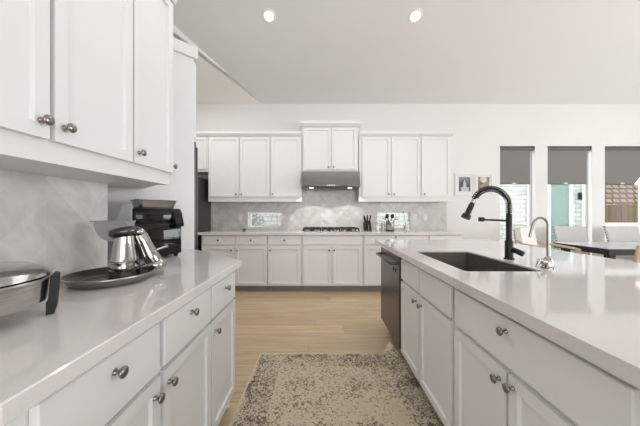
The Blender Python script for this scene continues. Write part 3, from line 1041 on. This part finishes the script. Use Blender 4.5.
hood = thing('range_hood', 'stainless steel range hood under the short middle wall cabinet', 'range hood', (0.173, 0, 0))
mb = MB()
yf, yb = 4.06, YB - .0115
prof = [(yb, 1.868), (yf + .055, 1.868), (yf, 1.655), (yf, 1.628), (yf + .03, 1.612), (yb, 1.612)]
mb.extrude(prof, -.455, .455).build('canopy', M['hood'], hood)
cp_ = MB().box(-.455, .455, yf - .004, yf - .0005, 1.629, 1.656, .001).build('control_strip', M['bronze'], hood)
for k in range(5):
    MB().box(-.06 + k * .028, -.045 + k * .028, yf - .008, yf - .0042, 1.637, 1.649).build('button', M['steel'], hood)
MB().box(.14, .26, yf - .006, yf - .0042, 1.636, 1.650).build('display', M['gloss_black'], hood)
MB().box(-.27, .26, yf + .10, yb - .05, 1.606, 1.6118, .001).build('filter_grille', M['bronze'], hood)
for x in (-.31, .30):
    MB().lathe([(0, -.006), (.030, -.006), (.034, -.002), (.034, .001)], (x, yf + .065, 1.611), 20).build('lamp_lens', M['hood_lamp'], hood)
    l = bpy.data.lights.new('hood_spot', 'SPOT'); l.energy = 10; l.spot_size = math.radians(118); l.spot_blend = 0.10; l.shadow_soft_size = .02; l.color = (1, .95, .88)
    lo = bpy.data.objects.new('hood_spot', l); COL.objects.link(lo); lo.parent = hood
    lo.location = (x, yf + .085, 1.598)

# ================================================================== ON THE BACK COUNTER
CT = 0.9155
kb = thing('knife_block', 'black knife block with black handled knives right of the cooktop', 'knife block', (0.80, 4.36, CT), .25)
mb = MB(); mb.extrude([(-.06, 0), (.07, 0), (.085, .13), (-.015, .165)], -.045, .045); mb.build('block', M['black'], kb)
MB().box(-.02, -.008, -.064, -.060, .01, .10).build('trim_strip', M['steel'], kb)
for i, (x, k) in enumerate(((-.030, 0), (0, 0), (.030, 0), (-.018, 1), (.018, 1))):
    base = Vector((x, -.002 + k * .05, .155 - k * .02)); dv = Vector((-.055 + .035 * (i % 3), -.02 - .01 * k, .11)).normalized()
    kn = MB().tube([base - dv * .01, base + dv * .05, base + dv * .10], [.010, .012, .011], 8).build('knife_handle', M['black'], kb, smooth=40)
    MB().tube([base + dv * .10, base + dv * .106], .0115, 8).build('knife_butt', M['steel'], kn, smooth=40)
for X, Y, h, r, lab in ((0.945, 4.30, .155, .038, 'glass jar of pale contents just right of the knife block'),
                        (1.06, 4.36, .16, .042, 'glass jar of pale contents touching the left of the utensil crock')):
    j = thing('glass_jar', lab, 'jar', (X, Y, CT), 0, 'pale glass jars on the back counter')
    MB().lathe([(0, 0), (r, 0), (r, h * .8), (r * .8, h * .88), (r * .8, h * .9), (r * .76, h * .9), (r * .76, h * .87), (r * .93, h * .79), (r * .93, .004), (0, .004)], seg=24).build('jar', M['jar_glass'], j, smooth=50)
    MB().lathe([(0, .005), (r * .9, .005), (r * .9, h * .74), (0, h * .78)], seg=20).build('contents', M['stoneware'], j, smooth=40)
    MB().lathe([(0, h * .9), (r * .84, h * .9), (r * .84, h), (0, h)], seg=20).build('lid', M['white_plastic'], j, smooth=40)
uc = thing('utensil_crock', 'steel utensil crock holding black cooking tools', 'utensil holder', (1.16, 4.30, CT))
MB().lathe([(0, 0), (.066, 0), (.068, .004), (.068, .165), (.064, .165), (.064, .006), (0, .006)], seg=28).build('crock', M['steel'], uc, smooth=40)
MB().lathe([(.0685, .0), (.071, .002), (.071, .018), (.0685, .02)], seg=28).build('base_band', M['matte_black'], uc, smooth=40)
for k in range(7):
    a = 2 * PI * k / 7 + .3
    tx, ty = .090 * math.cos(a) + .012, .05 * math.sin(a); zt = .190 + .024 * (k % 3)
    ut = MB()
    ut.tube([(.03 * math.cos(a), .03 * math.sin(a), .014), (.04 * math.cos(a), .036 * math.sin(a), .165), (tx, ty, zt)], .006, 6)
    ut.sphere((tx * 1.12, ty * 1.12, zt + .016), .031, 1, .4, .8)
    blk = k % 3 != 0
    tag(ut.build('cooking_utensil', M['black'] if blk else M['steel'], None, (1.16, 4.30, CT), smooth=60),
        'black cooking tool standing in the steel utensil crock' if blk else 'steel cooking spoon standing in the steel utensil crock', 'utensil',
        'black cooking tools in the crock' if blk else 'steel cooking spoons in the crock')
gj = thing('glass_pitcher', 'clear glass pitcher at the right end of the back counter clutter', 'pitcher', (1.44, 4.33, CT))
MB().lathe([(0, 0), (.055, 0), (.062, .02), (.055, .12), (.050, .175), (.054, .19), (.051, .19), (.047, .175), (.052, .12), (.058, .02), (0, .006)], seg=24).build('body', M['jar_glass'], gj, smooth=50)
MB().tube([(.052, 0, .165), (.095, 0, .15), (.100, 0, .09), (.060, 0, .045)], .006, 8).build('handle', M['jar_glass'], gj, smooth=60)
MB().lathe([(0, .008), (.045, .008), (.045, .08), (0, .085)], seg=20).build('contents', M['stoneware'], gj, smooth=40)
MB().bar((.0, .0, .02), (-.045, .0, .30), .004, 6).sphere((-.048, 0, .31), .016, 1, .4, 1.2).build('spoon', M['nickel'], gj, smooth=40)
bw = thing('pinch_bowl', 'tiny dark dish on the back counter below the left small window', 'bowl', (-1.29, 4.42, CT))
MB().lathe([(0, 0), (.018, 0), (.030, .025), (.027, .025), (.016, .004), (0, .004)], seg=20).build('bowl', M['dark_steel'], bw, smooth=40)
for u, lab in ((240.5, 'white double outlet plate on the tile left of the left small window'),
               (291.0, 'white outlet plate on the tile between the left small window and the cooktop'),
               (414.5, 'white outlet plate on the tile just right of the right small window'),
               (425.0, 'white outlet plate on the tile toward the right end of the backsplash')):
    X = px(u, YB - .01)
    pl = thing('wall_outlet', lab, 'outlet', (X, YB - .0105, 1.135), 0, 'outlet plates on the back tile')
    MB().box(-.036, .036, -.006, 0, -.058, .058, .002).build('cover_plate', M['white_plastic'], pl)
    MB().box(-.017, .017, -.008, -.006, .008, .042, .001).box(-.017, .017, -.008, -.006, -.042, -.008, .001).build('socket', M['white_plastic'], pl)

# framed pictures on the wall right of the cabinets
for x0, x1, mt, lab in ((455.4, 474.4, 'photo_a', 'white framed photo of a pale pointed tower, left of the pair on the wall'),
                        (475.4, 492.6, 'photo_b', 'white framed photo in brown tones, right of the pair beside the window')):
    X0, X1 = px(x0, YB - .02), px(x1, YB - .02)
    z0, z1 = 1.21 + (213 - 195.0) * YB / 260, 1.21 + (213 - 173.6) * YB / 260
    cx, cz = (X0 + X1) / 2, (z0 + z1) / 2; hw, hh = (X1 - X0) / 2, (z1 - z0) / 2
    p = thing('picture_frame', lab, 'picture', (cx, YB - .001, cz), 0, 'framed photos beside the windows')
    wg = MB()
    for a, b2, c, d2 in ((-hw, -hw + .018, -hh, hh), (hw - .018, hw, -hh, hh), (-hw + .018, hw - .018, -hh, -hh + .018), (-hw + .018, hw - .018, hh - .018, hh)):
        wg.box(a, b2, -.022, 0, c, d2, .002)
    wg.build('frame', M['trim'], p)
    MB().box(-hw + .018, hw - .018, -.010, -.001, -hh + .018, hh - .018).build('mat', M['white_plastic'], p)
    MB().box(-.098, .098, -.0125, -.0105, -.125, .125).build('photo', M[mt], p)

# ================================================================== ON THE LEFT COUNTER
sk2 = thing('electric_skillet', 'round stainless steel electric skillet with lid at the near end of the left counter', 'skillet', (-0.930, 0.655, CT))
MB().lathe([(0, .040), (.150, .040), (.168, .046), (.172, .105), (.180, .108), (.182, .112), (.178, .115), (.168, .112), (.164, .050), (0, .048)], seg=64).build('pan', M['skillet'], sk2, smooth=40)
ld = MB().lathe([(.172, .1155), (.176, .119), (.172, .125), (.160, .137), (.140, .146), (.08, .152), (0, .154)], seg=64).build('lid', M['steel'], sk2, smooth=50)
MB().lathe([(0, .153), (.012, .153), (.012, .165), (.026, .170), (.026, .185), (0, .190)], seg=24).build('lid_knob', M['black'], ld, smooth=40)
for k in range(4):
    a = math.radians(39 + 90 * k)
    c, s_ = math.cos(a), math.sin(a)
    lg = MB()
    lg.extrude([(.168, 0), (.184, 0), (.190, .020), (.194, .095), (.195, .116), (.184, .120), (.1765, .104), (.1725, .046), (.168, .036)], -.016, .016)
    o = lg.build('leg', M['black'], sk2)
    o.rotation_euler = (0, 0, a - PI / 2)

pan = thing('griddle_pan', 'dark round metal pan under the chrome grinder on the left counter', 'pan', (-0.905, 1.130, CT))
MB().lathe([(0, 0), (.125, 0), (.150, .006), (.168, .026), (.176, .030), (.178, .034), (.172, .036), (.158, .028), (.135, .012), (.10, .009), (0, .008)], seg=64, sx=.91, sy=.91).build('dish', M['dark_steel'], pan, smooth=45)
MB().lathe([(.1515, .0055), (.1695, .0255), (.178, .0295), (.1800, .0340), (.178, .0372), (.171, .0370)], seg=64, sx=.91, sy=.91).build('rim', M['pan_rim'], pan, smooth=60)

G = Vector((-0.893, 1.190, CT + .0100))
gr = thing('food_grinder', 'ribbed chrome grinder with grey hopper standing on the dark pan', 'kitchen appliance', G)
MB().lathe([(0, 0), (.056, 0), (.058, .005), (.058, .028), (.054, .031), (.054, .036), (.0585, .040), (.0575, .058), (.053, .061), (.053, .066), (.0565, .070), (.053, .085), (.043, .145), (.038, .175), (.038, .180), (.034, .180), (.034, .150), (0, .14)], seg=40).build('beaker', M['chrome'], gr, smooth=35)
MB().lathe([(.036, -.022), (.052, -.018), (.063, -.004), (.061, .014), (.046, .022), (.030, .014), (.028, .0)], (.000, 0, .196), seg=32, sx=1.0, sy=.9, mtx=Matrix.Rotation(math.radians(-11), 4, 'Y')).build('collar', M['dark_steel'], gr, smooth=60)
# slanted housing and its foot
mb = MB()
h0, h1 = Vector((.045, .030, .200)), Vector((.098, .066, .035))
mb.tube([h0, h0.lerp(h1, .12), h0.lerp(h1, .35), h0.lerp(h1, .65), h0.lerp(h1, .9), h1], [.016, .026, .027, .032, .037, .032], 24)
mb.build('housing', M['chrome'], gr, smooth=50)
MB().sphere((.052, .015, .198), .024, 1.15, 1, .8).build('pivot', M['chrome'], gr, smooth=60)
MB().lathe([(0, 0), (.040, 0), (.043, .006), (.040, .022), (.030, .034), (0, .038)], (.104, .064, .0265), 28).tube([(.055, .035, .030), (.080, .046, .034), (.110, .060, .040), (.128, .078, .040), (.134, .088, .052)], [.014, .022, .024, .018, .010], 16).build('foot', M['chrome'], gr, smooth=60)
MB().tube([(.085, .065, .100), (.120, .08, .115), (.143, .09, .125)], [.007, .006, .010], 10).build('lever', M['steel'], gr, smooth=50)
# grey hopper: curved scoop with an open flat rim and an upright back plate
mb = MB(); bm = mb.bm
n = 10; prof = []
for k in range(n + 1):
    a = PI + (PI / 2) * k / n
    prof.append((-.062 + .078 * math.cos(a), .245 + .090 * math.sin(a)))
prof += [(-.015, .160), (.005, .185), (.010, .245)]
ys = (-.005, .05)
ym = .022
outer = [[bm.verts.new((x, y, z)) for x, z in prof] for y in ys]
cxm, czm = -.06, .235
inner = [[bm.verts.new((cxm + (x - cxm) * .93, ym + (y - ym) * .93, min(z + .004, .2455) if z < .24 else z)) for x, z in prof] for y in ys]
m_ = len(prof)
for k in range(m_ - 1):
    bm.faces.new((outer[0][k], outer[0][k + 1], outer[1][k + 1], outer[1][k]))
    bm.faces.new((inner[0][k], inner[1][k], inner[1][k + 1], inner[0][k + 1]))
bm.faces.new(outer[0]); bm.faces.new(outer[1][::-1]); bm.faces.new(inner[0][::-1]); bm.faces.new(inner[1])
for s_ in (0, 1):
    bm.faces.new((outer[s_][0], outer[s_][-1], inner[s_][-1], inner[s_][0]))
bm.faces.new((outer[0][0], inner[0][0], inner[1][0], outer[1][0]))
bm.faces.new((outer[0][-1], outer[1][-1], inner[1][-1], inner[0][-1]))
bmesh.ops.recalc_face_normals(bm, faces=list(bm.faces))
hp = mb.build('hopper', M['grey_plastic'], gr)
MB().box(-.152, .010, -.012, -.002, .243, .249, .001).box(-.152, .010, .048, .058, .243, .249, .001).box(-.152, -.132, -.002, .048, .243, .249, .001).build('hopper_rim', M['grey_plastic'], hp)
mb = MB()
mb.bm.free(); mb.bm = bmesh.new()
b4 = [(-.068, .240), (.004, .240), (.006, .325), (-.032, .328)]
a_ = [mb.bm.verts.new((x, .030, z)) for x, z in b4]; c_ = [mb.bm.verts.new((x, .040, z)) for x, z in b4]
mb.bm.faces.new(a_); mb.bm.faces.new(c_[::-1])
for k in range(4):
    j = (k + 1) % 4; mb.bm.faces.new((a_[k], c_[k], c_[j], a_[j]))
bmesh.ops.recalc_face_normals(mb.bm, faces=list(mb.bm.faces))
mb.build('back_plate', M['grey_plastic'], gr)

# air fryer: front faces the aisle at an angle
AR = math.radians(135 - 7)
af = thing('air_fryer', 'black countertop air fryer in the corner beside the tall cabinet', 'air fryer', (-0.955, 1.800, CT), math.radians(48))
# local: x along the front (towards the tall panel), y into depth; origin at the far bottom corner of the front
w, dpt, h = .285, .245, .325
MB().box(-w, 0, .0, dpt, .014, h, .018, 3).build('body', M['black'], af, smooth=40)
MB().box(-w + .012, -.012, -.012, .002, .225, h - .02, .006, 2).build('control_window', M['gloss_black'], af, smooth=40)
bk = MB().box(-w + .008, -.008, -.014, .002, .022, .215, .006, 2).build('basket_front', M['gloss_black'], af, smooth=40)
mb = MB()
mb.extrude([(-.010, .300), (-.022, .302), (-.060, .225), (-.058, .205), (-.045, .205), (-.012, .26)], -.060, -.010)
mb.build('handle', M['gloss_black'], af)
for x in (-w + .03, -.03):
    for y in (.03, dpt - .03):
        MB().lathe([(0, 0), (.012, 0), (.014, .014), (0, .0145)], (x, y, 0), 14).build('foot', M['matte_black'], af)
tr = thing('baking_tray', 'small shallow metal tray lying on top of the air fryer', 'tray', (-0.955, 1.800, CT + h + .0012), math.radians(48))
mb = MB(); bm = mb.bm
cx, cy = -.138, .115
lv = [(.100, .085, 0), (.114, .099, .050), (.122, .107, .053), (.122, .107, .056), (.112, .097, .055), (.096, .081, .003)]
rings = [[bm.verts.new((cx + p[0], cy + p[1], p[2])) for p in rrect(a, b2, .02, z)] for a, b2, z in lv]
bm.faces.new(rings[0][::-1]); bm.faces.new(rings[-1])
for A, B in zip(rings, rings[1:]):
    for k in range(20):
        j = (k + 1) % 20; bm.faces.new((A[k], A[j], B[j], B[k]))
bmesh.ops.recalc_face_normals(bm, faces=list(bm.faces))
mb.build('tray', M['pan_rim'], tr)

# ================================================================== RUG
mb = MB(); bm = mb.bm
RW, RL, nx, ny = 1.24, 2.7, 40, 90
grid = []
for j in range(ny + 1):
    row = []
    for i in range(nx + 1):
        x, y = RW * i / nx, RL * j / ny
        z = .009
        dx, dy = RW - x, RL - y
        c = max(0, 1 - dx / .20) * max(0, 1 - dy / .30)
        z += .085 * c ** 1.3
        x -= .12 * c
        row.append((x, y + .0 - .02 * max(0, 1 - abs(dx - .15) / .3) * max(0, 1 - dy / .05) + .05 * c, z))
    grid.append(row)
T = [[bm.verts.new(p) for p in r] for r in grid]
Bv = [[bm.verts.new((p[0], p[1], p[2] - .008)) for p in r] for r in grid]
for j in range(ny):
    for i in range(nx):
        bm.faces.new((T[j][i], T[j][i + 1], T[j + 1][i + 1], T[j + 1][i])); bm.faces.new((Bv[j][i], Bv[j + 1][i], Bv[j + 1][i + 1], Bv[j][i + 1]))
for i in range(nx):
    bm.faces.new((T[0][i], Bv[0][i], Bv[0][i + 1], T[0][i + 1])); bm.faces.new((T[ny][i], T[ny][i + 1], Bv[ny][i + 1], Bv[ny][i]))
for j in range(ny):
    bm.faces.new((T[j][0], T[j + 1][0], Bv[j + 1][0], Bv[j][0])); bm.faces.new((T[j][nx], Bv[j][nx], Bv[j + 1][nx], T[j + 1][nx]))
tag(mb.build('rug', M['rug'], None, (-.515, 2.235 - RL, .0), smooth=60), 'beige and brown distressed rug in the aisle between the counters', 'rug')

# ================================================================== CEILING LIGHTS
th = math.atan(MS)
for x, lab in ((px(269, 3.285), 'round recessed ceiling light above the left of the aisle'), (px(415.5, 3.285), 'round recessed ceiling light above the island')):
    y = 3.285
    t = thing('recessed_downlight', lab, 'ceiling light', (x, y, zc(y) - .001), 0, 'recessed ceiling lights')
    t.rotation_euler = (-th, 0, 0)
    MB().lathe([(.056, -.004), (.061, -.008), (.082, -.006), (.086, 0)], seg=40).build('trim_ring', M['trim'], t, smooth=40)
    MB().lathe([(0, -.004), (.056, -.004), (.056, -.001)], seg=40).build('lens', M['lamp'], t, smooth=40)
    l = bpy.data.lights.new('downlight', 'SPOT'); l.energy = 22; l.spot_size = math.radians(120); l.spot_blend = .9; l.shadow_soft_size = .07; l.color = (1, .96, .9)
    lo = bpy.data.objects.new('downlight', l); COL.objects.link(lo); lo.parent = t; lo.location = (0, 0, -.03)
    lo.rotation_euler = (th, 0, 0)

# ================================================================== DINING AREA
tb = thing('dining_table', 'dark edged dining table with a pale top by the windows', 'table', (4.62, 3.66, 0))
MB().prism([(-1.01, -.41), (1.2, -.41), (1.2, .36), (-1.01, .36)], .680, .754, .004).build('apron', M['dark_wood'], tb)
MB().prism([(-1.005, -.40), (1.19, -.40), (1.19, .35), (-1.005, .35)], .7545, .763, .002).build('tabletop', M['table_top'], tb)
for x in (-.9, 1.08):
    for y in (-.32, .28):
        MB().box(x - .04, x + .04, y - .04, y + .04, 0, .6795, .005).build('leg', M['dark_wood'], tb)


NAIL = bpy.data.meshes.new('nail_head')
_n = MB().sphere((0, 0, 0), .012, .6, 1, 1); _n.bm.to_mesh(NAIL); _n.bm.free(); NAIL.materials.append(M['nail'])


def chair(label, loc, rz, nails=True):
    c = thing('dining_chair', label, 'chair', loc, rz, 'grey upholstered chairs at the dining table')
    MB().box(-.23, .23, -.23, .22, .40, .49, .025, 3).build('seat', M['cushion'], c, smooth=40)
    mb = MB(); bm = mb.bm
    rows = []
    for k in range(13):
        z = .46 + .53 * k / 12; lean = .11 * (k / 12) ** 1.2; hw = .215 + .03 * (k / 12)
        rows.append((z, .19 + lean, hw))
    F = [[bm.verts.new((x * hw, y - .03 + .025 * (1 - x * x), z)) for x in (-1, -.96, -.5, 0, .5, .96, 1)] for z, y, hw in rows]
    K = [[bm.verts.new((x * hw, y + .04, z)) for x in (-1, -.96, -.5, 0, .5, .96, 1)] for z, y, hw in rows]
    for j in range(12):
        for i in range(6):
            bm.faces.new((F[j][i], F[j][i + 1], F[j + 1][i + 1], F[j + 1][i])); bm.faces.new((K[j][i + 1], K[j][i], K[j + 1][i], K[j + 1][i + 1]))
        bm.faces.new((F[j][0], F[j + 1][0], K[j + 1][0], K[j][0])); bm.faces.new((F[j][6], K[j][6], K[j + 1][6], F[j + 1][6]))
    for i in range(6):
        bm.faces.new((F[12][i], F[12][i + 1], K[12][i + 1], K[12][i])); bm.faces.new((F[0][i + 1], F[0][i], K[0][i], K[0][i + 1]))
    bk = mb.build('backrest', M['cushion'], c, smooth=40)
    if nails:
        for k in range(1, 13):
            for sx in (-1, 1):
                z, y, hw = rows[k]
                nh = bpy.data.objects.new('nail_head', NAIL); COL.objects.link(nh); nh.parent = bk
                nh.location = (sx * (hw + .001), y + .012, z - .01)
    for sx in (-.19, .19):
        MB().tube([(sx, -.19, .41), (sx, -.19, 0)], [.024, .016], 8).build('leg', M['dark_wood'], c, smooth=40)
        MB().tube([(sx, .19, .41), (sx, .24, 0)], [.024, .016], 8).build('leg', M['dark_wood'], c, smooth=40)
    return c


chair('grey upholstered dining chair with nail heads in front of the teal door window', (4.08, 3.98, 0), -.05)
chair('grey upholstered dining chair with nail heads in front of the wooden fence window', (4.93, 3.98, 0), -.05)

ac = thing('armchair', 'cream cushioned armchair with curved wooden arms left of the dining table', 'armchair', (3.17, 3.60, 0), -.95)
# local: faces +x
MB().box(-.24, .26, -.25, .25, .36, .46, .03, 3).build('seat', M['cream'], ac, smooth=40)
mb = MB(); bm = mb.bm
F = []; K = []
for k in range(9):
    z = .45 + .55 * k / 8; ln = -.20 - .10 * (k / 8)
    taper = .31 - .04 * (k / 8) ** 2
    F.append([bm.verts.new((ln + .05 + .05 * (1 - t * t) * math.sin(PI * min(1, k / 8 + .1)), t * taper, z)) for t in (-1, -.8, -.4, 0, .4, .8, 1)])
    K.append([bm.verts.new((ln - .02, t * taper, z)) for t in (-1, -.8, -.4, 0, .4, .8, 1)])
for j in range(8):
    for i in range(6):
        bm.faces.new((F[j][i], F[j][i + 1], F[j + 1][i + 1], F[j + 1][i])); bm.faces.new((K[j][i + 1], K[j][i], K[j + 1][i], K[j + 1][i + 1]))
    bm.faces.new((F[j][0], F[j + 1][0], K[j + 1][0], K[j][0])); bm.faces.new((F[j][6], K[j][6], K[j + 1][6], F[j + 1][6]))
for i in range(6):
    bm.faces.new((F[8][i], F[8][i + 1], K[8][i + 1], K[8][i])); bm.faces.new((F[0][i + 1], F[0][i], K[0][i], K[0][i + 1]))
bmesh.ops.recalc_face_normals(bm, faces=list(bm.faces))
mb.build('back_cushion', M['cream'], ac, smooth=50)
for s_ in (-1, 1):
    MB().tube([(-.335, s_ * .20, .97), (-.30, s_ * .27, .84), (-.22, s_ * .29, .78), (0, s_ * .30, .745), (.20, s_ * .29, .72), (.27, s_ * .27, .70)], .018, 10).build('arm', M['oak'], ac, smooth=60)
    MB().tube([(.25, s_ * .275, .70), (.25, s_ * .25, 0)], [.018, .014], 8).build('leg', M['oak'], ac, smooth=50)
    MB().tube([(-.30, s_ * .255, .85), (-.30, s_ * .25, .4), (-.34, s_ * .24, 0)], [.018, .018, .014], 8).build('leg', M['oak'], ac, smooth=50)

wc = thing('wooden_chair', 'light wooden chair at the near side of the dining table', 'chair', (3.52, 2.98, 0), .05)
MB().box(-.22, .22, -.20, .22, .42, .46, .01).build('seat', M['oak'], wc)
for sx in (-.21, .21):
    MB().tube([(sx, -.20, 0), (sx, -.20, .45), (sx, -.26, .87)], [.018, .020, .016], 8).build('leg', M['oak'], wc, smooth=50)
    MB().tube([(sx, .19, 0), (sx, .19, .42)], .018, 8).build('leg', M['oak'], wc, smooth=50)
for z in (.58, .70, .82):
    yy = -.20 - .06 * (z - .45) / .42
    MB().box(-.20, .20, yy - .009, yy + .009, z - .03, z + .03, .004).build('back_slat', M['oak'], wc)

pd = thing('pendant_lamp', 'white glass pendant lamp hanging over the dining table', 'lamp', (4.60, 3.6, 1.62))
MB().lathe([(.155, 0), (.158, .004), (.110, .09), (.070, .15), (.040, .175), (.038, .172), (.066, .147), (.106, .088), (.150, .004)], seg=32).build('lamp_shade', M['shade_glass'], pd, smooth=50)
MB().lathe([(0, .16), (.042, .165), (.042, .20), (.012, .22), (0, .22)], seg=20).build('socket', M['nickel'], pd, smooth=40)
MB().bar((0, 0, .21), (0, 0, zc(3.6) - 1.60 - .02), .007, 8).build('rod', M['nickel'], pd, smooth=40)
MB().lathe([(0, zc(3.6) - 1.625), (.06, zc(3.6) - 1.625), (.06, zc(3.6) - 1.60), (0, zc(3.6) - 1.60)], seg=24).build('canopy', M['nickel'], pd, smooth=40)
MB().sphere((0, 0, .09), .035).build('bulb', M['lamp'], pd, smooth=60)
